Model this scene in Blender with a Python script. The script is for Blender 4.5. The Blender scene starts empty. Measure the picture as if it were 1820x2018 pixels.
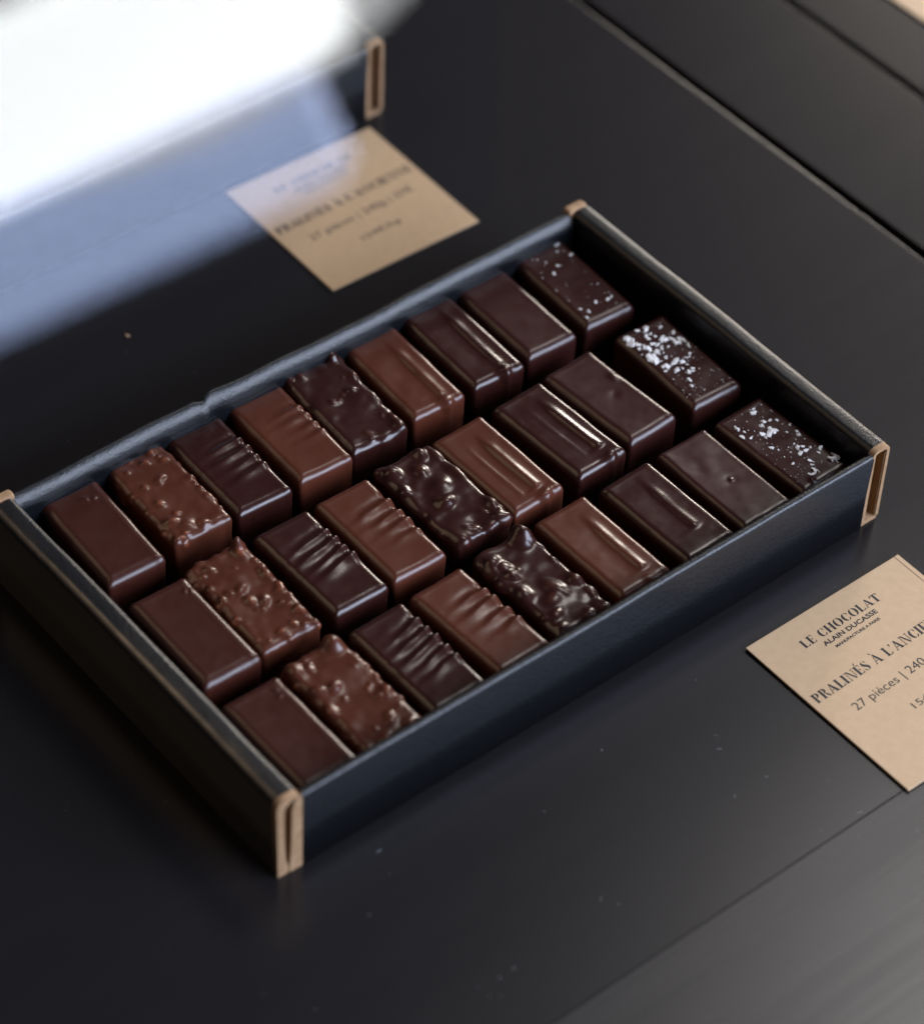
import bpy, bmesh, math, random
import numpy as np
from mathutils import Matrix, Vector

S = bpy.context.scene
C = S.collection
MM = 0.001
R = math.radians

# ------------------------------------------------------------------ camera
cam_d = bpy.data.cameras.new('camera')
cam = bpy.data.objects.new('camera', cam_d)
C.objects.link(cam)
rt = Vector((0.7764636, -0.6291823, 0.0351278))
dn = Vector((-0.4307022, -0.5705625, -0.6992525))
fw = Vector((0.4599999, 0.5278144, -0.7140112))
m = Matrix.Identity(4)
for i in range(3):
    m[i][0], m[i][1], m[i][2] = rt[i], -dn[i], -fw[i]
m.translation = Vector((-348.465, -407.585, 558.816)) * MM
cam.matrix_world = m
cam_d.sensor_fit = 'HORIZONTAL'
cam_d.sensor_width = 36.0
cam_d.lens = 6069.4 / 1820 * 36
cam_d.clip_start = 0.01
cam_d.clip_end = 100
cam_d.dof.use_dof = True
cam_d.dof.focus_distance = 0.763
cam_d.dof.aperture_fstop = 8.8
S.camera = cam

S.view_settings.view_transform = 'Standard'
S.view_settings.look = 'None'
S.view_settings.exposure = 0.0
S.view_settings.gamma = 1.0
S.render.engine = 'CYCLES'
S.cycles.use_denoising = True
S.cycles.max_bounces = 8
S.cycles.transparent_max_bounces = 8
S.cycles.caustics_reflective = False
S.cycles.caustics_refractive = False

# ------------------------------------------------------------------ world and lamps
W = bpy.data.worlds.new('World')
S.world = W
W.use_nodes = True
bg = W.node_tree.nodes['Background']
bg.inputs[0].default_value = (0.60, 0.72, 1.0, 1)
bg.inputs[1].default_value = 0.035


def area(name, loc, target, sx, sy, col, radiance, shape='RECTANGLE', spread=180):
    """Area lamp of a given radiance: power = radiance * pi * area."""
    d = bpy.data.lights.new(name, 'AREA')
    d.shape = shape
    d.size, d.size_y = sx, sy
    a = sx * sy * (math.pi / 4 if shape in ('ELLIPSE', 'DISK') else 1)
    d.energy = radiance * math.pi * a
    d.color = col
    d.spread = R(spread)
    o = bpy.data.objects.new(name, d)
    C.objects.link(o)
    o.location = loc
    o.rotation_euler = (Vector(target) - Vector(loc)).to_track_quat('-Z', 'Y').to_euler()
    return o


# daylight from the shop window in front and to the right of the box
area('window_daylight', (0.72, -1.12, 0.70), (0, 0, 0), 1.5, 0.72, (0.70, 0.79, 1.0), 13.0)
# broad warm shop lamp above and behind
area('ceiling_lamp', (-0.65, 0.80, 1.20), (0, 0, 0), 0.8, 0.5, (1.0, 0.72, 0.46), 1.5)
# small bright shop lamp low at the back right: draws the lines on the ridges
area('shop_spot_lamp', (1.32, 0.82, 0.46), (0, 0, 0), 0.24, 0.16, (1.0, 0.90, 0.78), 60)
# unseen lamp added at the right for the sheen on the table front
area('table_sheen_lamp', (1.10, 0.33, 1.61), (0, -0.2, 0), 0.50, 0.36, (1.0, 0.95, 0.91), 11.5)
# low light from the shop on the right
area('shop_side_lamp', (1.5, 0.8, 0.30), (0, 0, 0), 0.7, 0.5, (1.0, 0.92, 0.86), 3)
# dim warm light from the left back
area('left_shop_lamp', (-1.0, 0.8, 0.75), (0, 0, 0), 0.6, 0.4, (1.0, 0.66, 0.42), 1.0)


# added lamps behind the photographer, shaped to draw the street's glare in the glass
def mirrored(name, px, py, depth, wpx, hpx, ang, col, radiance, shape):
    f = 6069.4
    cam_p = m.translation
    P = cam_p + depth * (rt * ((px - 910) / f) + dn * ((py - 1009) / f) + fw)
    ca, sa = math.cos(R(ang)), math.sin(R(ang))
    X = (rt * ca - dn * sa).normalized()
    Y = (-(rt * sa) - dn * ca).normalized()
    MIR = lambda v: Vector((v.x, -v.y, v.z))
    Pm = Vector((P.x, 2 * GLASS_Y - P.y, P.z))
    Xm = MIR(X)
    Zm = MIR(fw)           # lamp shines along -Z: away from the far side towards the glass
    Ym = Zm.cross(Xm)
    d = bpy.data.lights.new(name, 'AREA')
    d.shape = shape
    d.size, d.size_y = wpx / f * depth, hpx / f * depth
    a = d.size * d.size_y * (math.pi / 4 if shape == 'ELLIPSE' else 1)
    d.energy = radiance * math.pi * a
    d.color = col
    o = bpy.data.objects.new(name, d)
    C.objects.link(o)
    mw = Matrix.Identity(4)
    for i in range(3):
        mw[i][0], mw[i][1], mw[i][2] = Xm[i], Ym[i], Zm[i]
    mw.translation = Pm
    o.matrix_world = mw
    return o


GLASS_Y = -0.120
GLARE = (  # px, py, width, height of each glare lamp as the glass shows it, its colour and radiance
    (206, -132, 1600, 900, (0.97, 0.99, 1.0), 4.0, 'ELLIPSE'),
    (140, -190, 1500, 900, (0.97, 0.99, 1.0), 4.4, 'ELLIPSE'),
    (20, 225, 1330, 330, (0.97, 0.99, 1.0), 8.0, 'RECTANGLE'),
    (-5, 190, 1400, 300, (0.97, 0.99, 1.0), 10.0, 'RECTANGLE'),
    (120, 120, 330, 230, (0.90, 1.0, 0.88), 2.6, 'ELLIPSE'),
    (290, 60, 130, 300, (1.0, 0.80, 0.68), 1.4, 'ELLIPSE'),
    (560, 20, 300, 220, (0.97, 0.99, 1.0), 5.0, 'ELLIPSE'),
    (30, 455, 1330, 300, (0.56, 0.66, 1.0), 7.5, 'RECTANGLE'),
    (20, 430, 1270, 420, (0.50, 0.63, 1.0), 4.5, 'RECTANGLE'))
for px_, py_, w_, h_, col_, rad_, shp_ in GLARE:
    mirrored('street_glare_lamp', px_, py_, 3.0, w_, h_, 24.8, col_, rad_, shp_)


# ------------------------------------------------------------------ materials
def mat(name):
    M = bpy.data.materials.new(name)
    M.use_nodes = True
    nt = M.node_tree
    b = nt.nodes['Principled BSDF']
    return M, nt, b


def N(nt, kind, **kw):
    n = nt.nodes.new(kind)
    for k, v in kw.items():
        setattr(n, k, v)
    return n


def noise(nt, scale, detail=4, rough=0.55, vec=None, stretch=None):
    n = N(nt, 'ShaderNodeTexNoise')
    n.inputs['Scale'].default_value = scale
    n.inputs['Detail'].default_value = detail
    n.inputs['Roughness'].default_value = rough
    tc = N(nt, 'ShaderNodeTexCoord')
    if stretch:
        mp = N(nt, 'ShaderNodeMapping')
        mp.inputs['Scale'].default_value = stretch
        nt.links.new(tc.outputs['Object'], mp.inputs['Vector'])
        nt.links.new(mp.outputs[0], n.inputs['Vector'])
    else:
        nt.links.new(tc.outputs['Object'], n.inputs['Vector'])
    return n


def ramp(nt, src, stops):
    r = N(nt, 'ShaderNodeValToRGB')
    e = r.color_ramp.elements
    while len(e) < len(stops):
        e.new(0.5)
    for el, (p, c) in zip(e, stops):
        el.position = p
        el.color = (*c, 1) if len(c) == 3 else c
    nt.links.new(src, r.inputs[0])
    return r


def bump(nt, b, src, strength, dist):
    bp = N(nt, 'ShaderNodeBump')
    bp.inputs['Strength'].default_value = strength
    bp.inputs['Distance'].default_value = dist
    nt.links.new(src, bp.inputs['Height'])
    nt.links.new(bp.outputs[0], b.inputs['Normal'])
    return bp


def chocolate_mat(name, c0, c1, nut=None, rough=0.25):
    M, nt, b = mat(name)
    n = noise(nt, 90, 3)
    r = ramp(nt, n.outputs['Fac'], [(0.3, c0), (0.75, c1)])
    col = r.outputs[0]
    if nut:
        at = N(nt, 'ShaderNodeAttribute', attribute_name='nut')
        mx = N(nt, 'ShaderNodeMixRGB')
        mx.inputs[2].default_value = (*nut, 1)
        nt.links.new(at.outputs['Fac'], mx.inputs[0])
        nt.links.new(col, mx.inputs[1])
        col = mx.outputs[0]
    nt.links.new(col, b.inputs['Base Color'])
    b.inputs['Specular IOR Level'].default_value = 0.5
    n2 = noise(nt, 260, 3)
    rr = ramp(nt, n2.outputs['Fac'], [(0.3, (rough + .02,) * 3), (0.75, (rough + .08,) * 3)])
    nt.links.new(rr.outputs[0], b.inputs['Roughness'])
    n3 = noise(nt, 700, 2)
    bump(nt, b, n3.outputs['Fac'], 0.025, 0.0006)
    b.inputs['Subsurface Weight'].default_value = 0.06
    b.inputs['Subsurface Radius'].default_value = (0.0012, 0.0005, 0.0003)
    b.inputs['Subsurface Scale'].default_value = 1.0
    return M


MILK = chocolate_mat('milk_chocolate', (0.086, 0.0230, 0.0120), (0.096, 0.0270, 0.0145))
MILKN = chocolate_mat('milk_chocolate_with_nuts', (0.084, 0.0228, 0.0118), (0.096, 0.0275, 0.0145), nut=(0.30, 0.085, 0.036))
DARK = chocolate_mat('dark_chocolate', (0.0300, 0.0076, 0.0058), (0.0345, 0.0094, 0.0072), rough=0.21)
DARKN = chocolate_mat('dark_chocolate_with_nuts', (0.0295, 0.0078, 0.0060), (0.0350, 0.0098, 0.0076), nut=(0.10, 0.030, 0.016), rough=0.21)
PLAIN = chocolate_mat('half_dark_chocolate', (0.050, 0.0128, 0.0080), (0.056, 0.0150, 0.0094), rough=0.27)
PLUM = chocolate_mat('plum_dark_chocolate', (0.034, 0.0086, 0.0070), (0.039, 0.0102, 0.0084), rough=0.26)
SALTD = chocolate_mat('flaked_dark_chocolate', (0.032, 0.0084, 0.0066), (0.037, 0.0100, 0.0078), rough=0.26)

FLAKE, nt, b = mat('white_flake')
b.inputs['Base Color'].default_value = (0.82, 0.79, 0.76, 1)
b.inputs['Roughness'].default_value = 0.45
b.inputs['Subsurface Weight'].default_value = 0.3
b.inputs['Subsurface Radius'].default_value = (0.0006, 0.0006, 0.0006)


def paper_mat(name, c0, c1, rough, wear=None, fibre=0.5):
    M, nt, b = mat(name)
    n = noise(nt, 420, 5, 0.65)
    r = ramp(nt, n.outputs['Fac'], [(0.35, c0), (0.7, c1)])
    col = r.outputs[0]
    if wear:
        at = N(nt, 'ShaderNodeAttribute', attribute_name='wear')
        nw = noise(nt, 260, 4, 0.6)
        rw = ramp(nt, nw.outputs['Fac'], [(0.36, (0.6,) * 3), (0.62, (1, 1, 1))])
        mu = N(nt, 'ShaderNodeMath', operation='MULTIPLY')
        nt.links.new(at.outputs['Fac'], mu.inputs[0])
        nt.links.new(rw.outputs[0], mu.inputs[1])
        mx = N(nt, 'ShaderNodeMixRGB')
        mx.inputs[2].default_value = (*wear, 1)
        nt.links.new(mu.outputs[0], mx.inputs[0])
        nt.links.new(col, mx.inputs[1])
        col = mx.outputs[0]
    nt.links.new(col, b.inputs['Base Color'])
    b.inputs['Roughness'].default_value = rough
    b.inputs['Specular IOR Level'].default_value = 0.5
    n2 = noise(nt, 900, 4, 0.7)
    bump(nt, b, n2.outputs['Fac'], fibre, 0.0003)
    return M


BLACKCARD = paper_mat('black_coated_card', (0.0036, 0.0045, 0.0064), (0.0062, 0.0074, 0.0100), 0.34, wear=(0.30, 0.215, 0.13))
KRAFT = paper_mat('raw_kraft_edge', (0.33, 0.195, 0.098), (0.48, 0.30, 0.165), 0.8)
KRAFTIN = paper_mat('raw_kraft_inside', (0.26, 0.145, 0.065), (0.34, 0.20, 0.10), 0.85)
CARD = paper_mat('tan_card', (0.57, 0.385, 0.220), (0.62, 0.425, 0.248), 0.45, fibre=0.08)
INK, nt, b = mat('black_ink')
b.inputs['Base Color'].default_value = (0.018, 0.018, 0.022, 1)
b.inputs['Roughness'].default_value = 0.5

# tabletop: black lacquered board, faint brushing running along the box; the front board's paler grey paints in the glare there
def board_mat(name, c0, c1, r0, r1):
    M, nt, b = mat(name)
    n = noise(nt, 30, 5, 0.6, stretch=(0.25, 3, 3))
    r = ramp(nt, n.outputs['Fac'], [(0.3, c0), (0.75, c1)])
    nt.links.new(r.outputs[0], b.inputs['Base Color'])
    n = noise(nt, 40, 4, 0.6, stretch=(0.2, 7, 7))
    r = ramp(nt, n.outputs['Fac'], [(0.3, (r0,) * 3), (0.75, (r1,) * 3)])
    nt.links.new(r.outputs[0], b.inputs['Roughness'])
    n = noise(nt, 55, 3, 0.5, stretch=(0.15, 8, 8))
    bump(nt, b, n.outputs['Fac'], 0.003, 0.0010)
    return M


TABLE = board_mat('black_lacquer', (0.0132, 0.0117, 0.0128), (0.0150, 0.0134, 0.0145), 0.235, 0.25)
TABLE_FRONT = board_mat('glare_grey_lacquer', (0.020, 0.0183, 0.0186), (0.030, 0.0275, 0.0268), 0.26, 0.31)
GAPM, nt, b = mat('black_gap')
b.inputs['Base Color'].default_value = (0.004, 0.004, 0.004, 1)
b.inputs['Roughness'].default_value = 0.8

GLASS = bpy.data.materials.new('clear_glass')
GLASS.use_nodes = True
nt = GLASS.node_tree
nt.nodes.clear()
out = N(nt, 'ShaderNodeOutputMaterial')
mx = N(nt, 'ShaderNodeMixShader')
tr = N(nt, 'ShaderNodeBsdfTransparent')
gl = N(nt, 'ShaderNodeBsdfGlossy')
gl.inputs['Roughness'].default_value = 0.0
fr = N(nt, 'ShaderNodeFresnel')
ge = N(nt, 'ShaderNodeNewGeometry')      # the Fresnel node inverts the index on back faces: undo that for a thin pane
ior = N(nt, 'ShaderNodeMix')
ior.inputs['A'].default_value = 1.5
ior.inputs['B'].default_value = 1 / 1.5
nt.links.new(ge.outputs['Backfacing'], ior.inputs['Factor'])
nt.links.new(ior.outputs['Result'], fr.inputs['IOR'])
nt.links.new(fr.outputs[0], mx.inputs[0])
nt.links.new(tr.outputs[0], mx.inputs[1])
nt.links.new(gl.outputs[0], mx.inputs[2])
nt.links.new(mx.outputs[0], out.inputs['Surface'])


# ------------------------------------------------------------------ helpers
def link_mesh(name, verts, faces, material, parent=None, smooth=False, attr=None, mats=None, fmat=None):
    me = bpy.data.meshes.new(name)
    me.from_pydata([tuple(v) for v in verts], [], [tuple(f) for f in faces])
    for mm in (mats or [material]):
        me.materials.append(mm)
    if fmat is not None:
        me.polygons.foreach_set('material_index', np.asarray(fmat, np.int32))
    if smooth:
        me.polygons.foreach_set('use_smooth', np.ones(len(me.polygons), bool))
    if attr:
        for k, v in attr.items():
            a = me.attributes.new(k, 'FLOAT', 'POINT')
            a.data.foreach_set('value', np.asarray(v, np.float32))
    me.update()
    o = bpy.data.objects.new(name, me)
    C.objects.link(o)
    if parent:
        o.parent = parent
    return o


def empty(name, loc, rz=0):
    o = bpy.data.objects.new(name, None)
    o.empty_display_size = 0.02
    C.objects.link(o)
    o.location = loc
    o.rotation_euler = (0, 0, rz)
    return o


def tag(o, label=None, cat=None, group=None, kind=None):
    for k, v in (('label', label), ('category', cat), ('group', group), ('kind', kind)):
        if v:
            o[k] = v
    return o


def bm_obj(name, bm, material, parent=None, smooth=False, mats=None):
    me = bpy.data.meshes.new(name)
    bm.normal_update()
    bm.to_mesh(me)
    bm.free()
    for mm in (mats or [material]):
        me.materials.append(mm)
    if smooth:
        me.polygons.foreach_set('use_smooth', np.ones(len(me.polygons), bool))
    o = bpy.data.objects.new(name, me)
    C.objects.link(o)
    if parent:
        o.parent = parent
    return o


def bevel_box(x0, x1, y0, y1, z0, z1, bev=0.0, seg=2):
    bm = bmesh.new()
    bmesh.ops.create_cube(bm, size=1)
    for v in bm.verts:
        v.co = Vector((x0 if v.co.x < 0 else x1, y0 if v.co.y < 0 else y1, z0 if v.co.z < 0 else z1)) * MM
    if bev:
        bmesh.ops.bevel(bm, geom=bm.edges[:], offset=bev * MM, segments=seg, affect='EDGES', profile=0.6)
    return bm


# ------------------------------------------------------------------ table (structure)
table = empty('table', (0, 0, 0))
tag(table, kind='structure')
XS = [(-900, 176.2), (179.6, 227.4), (230.4, 900)]
YS = [(-235, -128.36), (-128.02, 900)]
for xa, xb in XS:
    for ya, yb in YS:
        bm = bevel_box(xa, xb, ya, yb, -18, 0)
        ed = [e for e in bm.edges if abs(e.verts[0].co.x - e.verts[1].co.x) < 1e-6 and all(abs(v.co.z) < 1e-6 for v in e.verts)]
        bmesh.ops.bevel(bm, geom=ed, offset=(0.32 if xb < 200 else 0.15) * MM, segments=3, affect='EDGES', profile=0.5)
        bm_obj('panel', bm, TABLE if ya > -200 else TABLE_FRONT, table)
bm_obj('bed', bevel_box(-900, 900, -234, 900, -40, -18.5), GAPM, table)


# ------------------------------------------------------------------ box
def extrude_profile(prof, y0, y1, ny, axis, wob=0.0, seed=0, close=True):
    """prof: list of (across, z) points (closed loop).  Sweeps along y (axis 'y') or x (axis 'x').
    Returns verts (mm), side faces, the two cap loops."""
    rs = random.Random(seed)
    ph = [rs.uniform(0, 6.28) for _ in range(6)]
    n = len(prof)
    V, F = [], []
    for i in range(ny + 1):
        t = i / ny
        p = y0 + (y1 - y0) * t
        w = wob * (math.sin(p * .055 + ph[0]) + .5 * math.sin(p * .13 + ph[1]) + .25 * math.sin(p * .31 + ph[2]))
        env = min(1, 6 * t, 6 * (1 - t))
        for a, z in prof:
            k = max(0, z - 8) / 18 * env
            aa, zz = a + w * k, z + .35 * w * k * (1 if z > 20 else 0)
            V.append((aa, p, zz) if axis == 'y' else (p, aa, zz))
    for i in range(ny):
        for j in range(n):
            a, b_ = i * n + j, i * n + (j + 1) % n
            F.append((a, b_, b_ + n, a + n))
    return V, F, list(range(n)), list(range(ny * n, ny * n + n))


def panel(name, prof, y0, y1, axis, parent, wob=0, seed=0, ny=60, kraft_caps=True, wearf=None, deform=None, skin=None):
    V, F, c0, c1 = extrude_profile(prof, y0, y1, ny, axis, wob, seed)
    if deform:
        V = [deform(*v) for v in V]
    nf = len(F)
    F = F + [tuple(c0[::-1]), tuple(c1)]
    fm = [0] * nf + [1 if kraft_caps else 0] * 2
    wear = [wearf(*v) if wearf else 0.0 for v in V]
    o = link_mesh(name, [Vector(v) * MM for v in V], F, None, parent, smooth=True, attr={'wear': wear},
                  mats=[skin or BLACKCARD, KRAFT], fmat=fm)
    bm = bmesh.new()
    bm.from_mesh(o.data)
    bmesh.ops.recalc_face_normals(bm, faces=bm.faces)
    for f in bm.faces:
        if len(f.verts) > 4:
            f.smooth = False
            for e in f.edges:
                e.smooth = False
    bm.to_mesh(o.data)
    bm.free()
    return o


def arc(cx, cz, r, a0, a1, n):
    return [(cx + r * math.cos(R(a0 + (a1 - a0) * i / n)), cz + r * math.sin(R(a0 + (a1 - a0) * i / n))) for i in range(n + 1)]


def folded_wall(thick, ply, z0, z1, foot=True):
    """closed profile of an inverted-U folded board, outer face at across=0, inner at across=thick"""
    r = min(thick / 2, 2.0)
    outer = [(0, z0), (0, (z0 + z1) / 2)] + arc(r, z1 - r, r, 180, 90, 5) + arc(thick - r, z1 - r, r, 90, 0, 5) + [(thick, (z0 + z1) / 2), (thick, z0)]
    ri = max(r - ply, 0.15)
    inner = [(thick - ply, z0), (thick - ply, (z0 + z1) / 2)] + arc(thick - r, z1 - r, ri, 0, 90, 4) + arc(r, z1 - r, ri, 90, 180, 4) + [(ply, (z0 + z1) / 2), (ply, z0)]
    return outer + inner


def make_box(loc, seed=1):
    root = empty('chocolate_box', loc)
    XL, XR, YF, YB = -95.3, 95.2, -60.2, 58.8
    ZS, ZL = 26.4, 25.2
    # short end walls: hollow folded board, kraft at the cut ends
    pl_ = folded_wall(6.8, 2.3, 1.25, ZS)
    pr = folded_wall(6.2, 1.05, 1.25, ZS)
    rs = random.Random(seed)

    def wear_l(x, y, z):
        return math.exp(-((x - (XL + 1.45)) / 0.35) ** 2) * (1 if z > 24.2 else 0) * (0.25 + 0.75 * math.exp(-((y + 12) / 42) ** 2))

    def wear_r(x, y, z):
        return math.exp(-((x - (XR - 0.25)) / 0.55) ** 2) * (1 if z > 23.6 else 0) * min(1, max(0, (62 - y) / 50))

    panel('end_wall', [(XL + a, z) for a, z in pl_], YF + 2.0, YB - 3.4, 'y', root, 0.10, seed, wearf=wear_l)
    panel('end_wall', [(XR - a, z) for a, z in pr], YF + 2.0, YB - 3.4, 'y', root, 0.12, seed + 3, wearf=wear_r)
    hook = [(.1, .1), (.1, ZS - 2), (.5, ZS - .8), (1.3, ZS - .1), (2.4, ZS + .05), (5.0, ZS - .15), (5.9, ZS - .7), (6.1, ZS - 1.5), (5.0, ZS - 1.35), (3.4, ZS - 1.9), (2.3, ZS - 2.9),
            (1.95, ZS - 4.6), (2.0, 12), (2.35, 5.5), (3.1, 2.0), (3.3, .1)]
    leg = [(3.35, .1), (3.25, 2.2), (3.6, 6), (3.9, 13), (4.1, ZS - 5), (4.6, ZS - 2.6), (5.6, ZS - 1.75), (6.7, ZS - 1.7), (7.0, ZS - 2.8), (6.95, 14), (6.9, .1)]
    rim = [(a, z - .1) for a, z in pr]
    for k_, pts_ in enumerate(([(XL + a, z) for a, z in hook], [(XL + a, z) for a, z in leg], [(XR - .12 - a * .97, z) for a, z in rim])):
        panel('raw_edge', pts_, YF + (.3, .1, .35)[k_], YF + 2.0, 'y', root, 0, seed, ny=2, skin=KRAFT)
    bm_obj('ply_line', bevel_box(XL + 1.0, XL + 1.16, YF + .26, YF + .6, 3.0, ZS - 2.2), KRAFTIN, root)
    # raw board inside each hollow wall and its kraft foot
    for s in (-1, 1):
        xo = XL + 1.2 if s < 0 else XR - 1.2
        xi = XL + 5.0 if s < 0 else XR - 5.0
        if s < 0:
            xo, xi = XL + 2.4, XL + 4.4
        a, b_ = min(xo, xi), max(xo, xi)
        bm_obj('liner', bevel_box(a, b_, YF + 3.0, YB - 3.0, 1.3, ZS - 1.4), KRAFTIN, root)
        # inner faces of the folded board, visible through the open end
        for q0, q1 in ((XR - 1.5, XR - 1.36), (XR - 4.84, XR - 4.70)) if s > 0 else ((XL + 2.31, XL + 2.4), (XL + 4.4, XL + 4.49)):
            bm_obj('lining', bevel_box(q0, q1, YF + .6, YF + 2.9, 1.4, ZS - 2.4), KRAFTIN, root)
        bm_obj('foot', bevel_box((XL + .6 if s < 0 else XR - 6.2), (XL + 6.2 if s < 0 else XR - .6), YF + .35, YB - .35, 0.05, 1.2, 0.15, 1), KRAFT, root)
    # long walls: folded double board between the end walls
    pf = folded_wall(2.4, 1.0, 0.3, ZL)

    def dent(x, y, z):
        if y > 0 and z > 12:
            k = math.exp(-((x + 32.5) / 1.3) ** 2)
            g = math.exp(-((x + 29) / 4.5) ** 2)
            kz = (z - 12) / 13
            return (x + .5 * k * kz, y - (1.0 * k - .5 * g) * kz, z - .75 * k * kz + .25 * g * kz)
        return (x, y, z)

    def front_end(x, y, z):
        # the right end of the front board is cut a little ragged and not quite square
        if x > XR - 7.2:
            x += 0.25 * math.sin(z * .9) - (25 - z) * .02
        return (x, y, z)

    panel('long_wall', [(YF + a, z) for a, z in pf], XL + 7.0, XR - 6.0, 'x', root, 0.10, seed + 5, deform=front_end)
    # back wall: thicker roll, slightly leaning in
    pb = [(0, .3), (0, 12), (0, ZL - 1), (.25, ZL + .1), (.8, ZL + .4), (1.5, ZL + .1), (2.4, ZL - .7), (3.3, ZL - 1.8), (3.8, ZL - 2.9), (4.0, ZL - 4), (4.0, 12), (4.0, .3)]
    panel('long_wall', [(YB - a - max(0, z - 6) * .05, z) for a, z in pb], XL + 6.6, XR - 6.6, 'x', root, 0.32, seed + 9, ny=150, deform=dent)
    # torn kraft flaps at the corners
    for x0, x1, y0, y1, z0, z1 in ((XL + .6, XL + 7.4, YB - 3.2, YB - .1, 3, ZS + .2), (XR - 7.0, XR - .6, YB - 3.2, YB - .1, 3, ZS + .3)):
        bm_obj('corner_flap', bevel_box(x0, x1, y0, y1, z0, z1, 1.2, 3), KRAFT, root)
    bm = bmesh.new()
    for a in ((88.2, -57.2, 22.4), (90.4, -56.6, 24.4), (93.2, -57.0, 23.6), (90.6, -57.4, 22.0)):
        bm.verts.new(Vector(a) * MM)
    for a in ((88.2, -57.0, 21.9), (90.4, -56.2, 23.9), (93.2, -56.6, 23.1), (90.6, -57.1, 21.5)):
        bm.verts.new(Vector(a) * MM)
    bm.verts.ensure_lookup_table()
    v = bm.verts[:]
    for f in ((0, 1, 2, 3), (7, 6, 5, 4), (0, 4, 5, 1), (1, 5, 6, 2), (2, 6, 7, 3), (3, 7, 4, 0)):
        bm.faces.new([v[i] for i in f])
    bm_obj('torn_flap', bm, KRAFT, root)
    bm_obj('floor', bevel_box(XL + 6.3, XR - 6.3, YF + 2.5, YB - 3.1, 0.1, 0.9), BLACKCARD, root)
    return root


box = make_box((0, 0, 0), 1)
tag(box, 'open black cardboard box with raw tan corners holding the chocolates', 'box', 'black chocolate boxes')
back_box = make_box((0.0005, 0.2058, 0), 21)
tag(back_box, 'second black box behind the blurred card, mostly lost in the white reflection', 'box', 'black chocolate boxes')

# ------------------------------------------------------------------ chocolates
BAR_A, BAR_B, BAR_H = 16.7, 33.0, 18.2


def bar_grid(a, b_, h, na=46, nb=88, nh=26):
    """Vertices and quads of a box surface whose grid lines crowd towards the edges."""
    def line(L, n):
        t = np.linspace(-1, 1, n + 1)
        return (t * .82 + .18 * np.sin(t * np.pi / 2)) * L / 2
    xs, ys = line(a, na), line(b_, nb)
    zs = line(h, nh) + h / 2
    idx, V, F = {}, [], []

    def vid(i, j, k):
        key = (i, j, k)
        if key not in idx:
            idx[key] = len(V)
            V.append((xs[i], ys[j], zs[k]))
        return idx[key]
    for i in range(na):
        for j in range(nb):
            F.append((vid(i, j, nh), vid(i + 1, j, nh), vid(i + 1, j + 1, nh), vid(i, j + 1, nh)))
    for j in range(nb):
        for k in range(nh):
            F.append((vid(0, j + 1, k), vid(0, j, k), vid(0, j, k + 1), vid(0, j + 1, k + 1)))
            F.append((vid(na, j, k), vid(na, j + 1, k), vid(na, j + 1, k + 1), vid(na, j, k + 1)))
    for i in range(na):
        for k in range(nh):
            F.append((vid(i, 0, k), vid(i + 1, 0, k), vid(i + 1, 0, k + 1), vid(i, 0, k + 1)))
            F.append((vid(i + 1, nb, k), vid(i, nb, k), vid(i, nb, k + 1), vid(i + 1, nb, k + 1)))
    return np.array(V), F


GV, GF = bar_grid(BAR_A, BAR_B, BAR_H)


def vnoise(p, scale, seed):
    q = p * scale
    i0 = np.floor(q).astype(np.int64)
    f = q - i0
    f = f * f * (3 - 2 * f)

    def hsh(i):
        with np.errstate(over='ignore'):
            n_ = (i[:, 0] * 73856093) ^ (i[:, 1] * 19349663) ^ (i[:, 2] * 83492791) ^ (seed * 2654435761)
            n_ = (n_ ^ (n_ >> 13)) * 1274126177
            n_ = n_ ^ (n_ >> 16)
        return (n_ & 0xffff) / 65535.0 * 2 - 1
    o = 0
    for dx in (0, 1):
        for dy in (0, 1):
            for dz in (0, 1):
                w = (f[:, 0] if dx else 1 - f[:, 0]) * (f[:, 1] if dy else 1 - f[:, 1]) * (f[:, 2] if dz else 1 - f[:, 2])
                o = o + w * hsh(i0 + np.array([dx, dy, dz]))
    return o


def rounded(r_top=1.5, wa=1.0, wb=1.0):
    """Grid pulled onto a rounded box; returns positions and outward normals (mm)."""
    P = GV.copy()
    P[:, 0] *= wa
    P[:, 1] *= wb
    hx, hy = BAR_A * wa / 2, BAR_B * wb / 2
    r = r_top
    q = P.copy()
    q[:, 0] = np.clip(P[:, 0], -hx + r, hx - r)
    q[:, 1] = np.clip(P[:, 1], -hy + r, hy - r)
    q[:, 2] = np.clip(P[:, 2], 0, BAR_H - r)
    d = P - q
    L = np.linalg.norm(d, axis=1)
    n_ = np.where(L[:, None] > 1e-6, d / np.maximum(L, 1e-6)[:, None], np.array([0, 0, 1.0]))
    Q = q + n_ * r
    # crisper vertical edges and a sharper right and back rim than the front and left ones
    k = .27 * (r - 1.0)
    hor = np.sqrt(np.clip(1 - n_[:, 2] ** 2, 0, 1))
    w = 4 * (n_[:, 0] * n_[:, 1]) ** 2 / np.maximum((n_[:, 0] ** 2 + n_[:, 1] ** 2) ** 2, 1e-9) * hor
    Q[:, 0] += np.sign(n_[:, 0]) * k * w
    Q[:, 1] += np.sign(n_[:, 1]) * k * w
    for ax in (0, 1):
        s_ = np.clip(2 * n_[:, ax] * n_[:, 2], 0, 1) * .5
        Q[:, ax] += k * s_
        Q[:, 2] += k * s_
    return Q, n_


def gauss(x, s):
    return np.exp(-(x / s) ** 2)


def sstep(x, a, b_):
    t = np.clip((x - a) / (b_ - a), 0, 1)
    return t * t * (3 - 2 * t)


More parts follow.
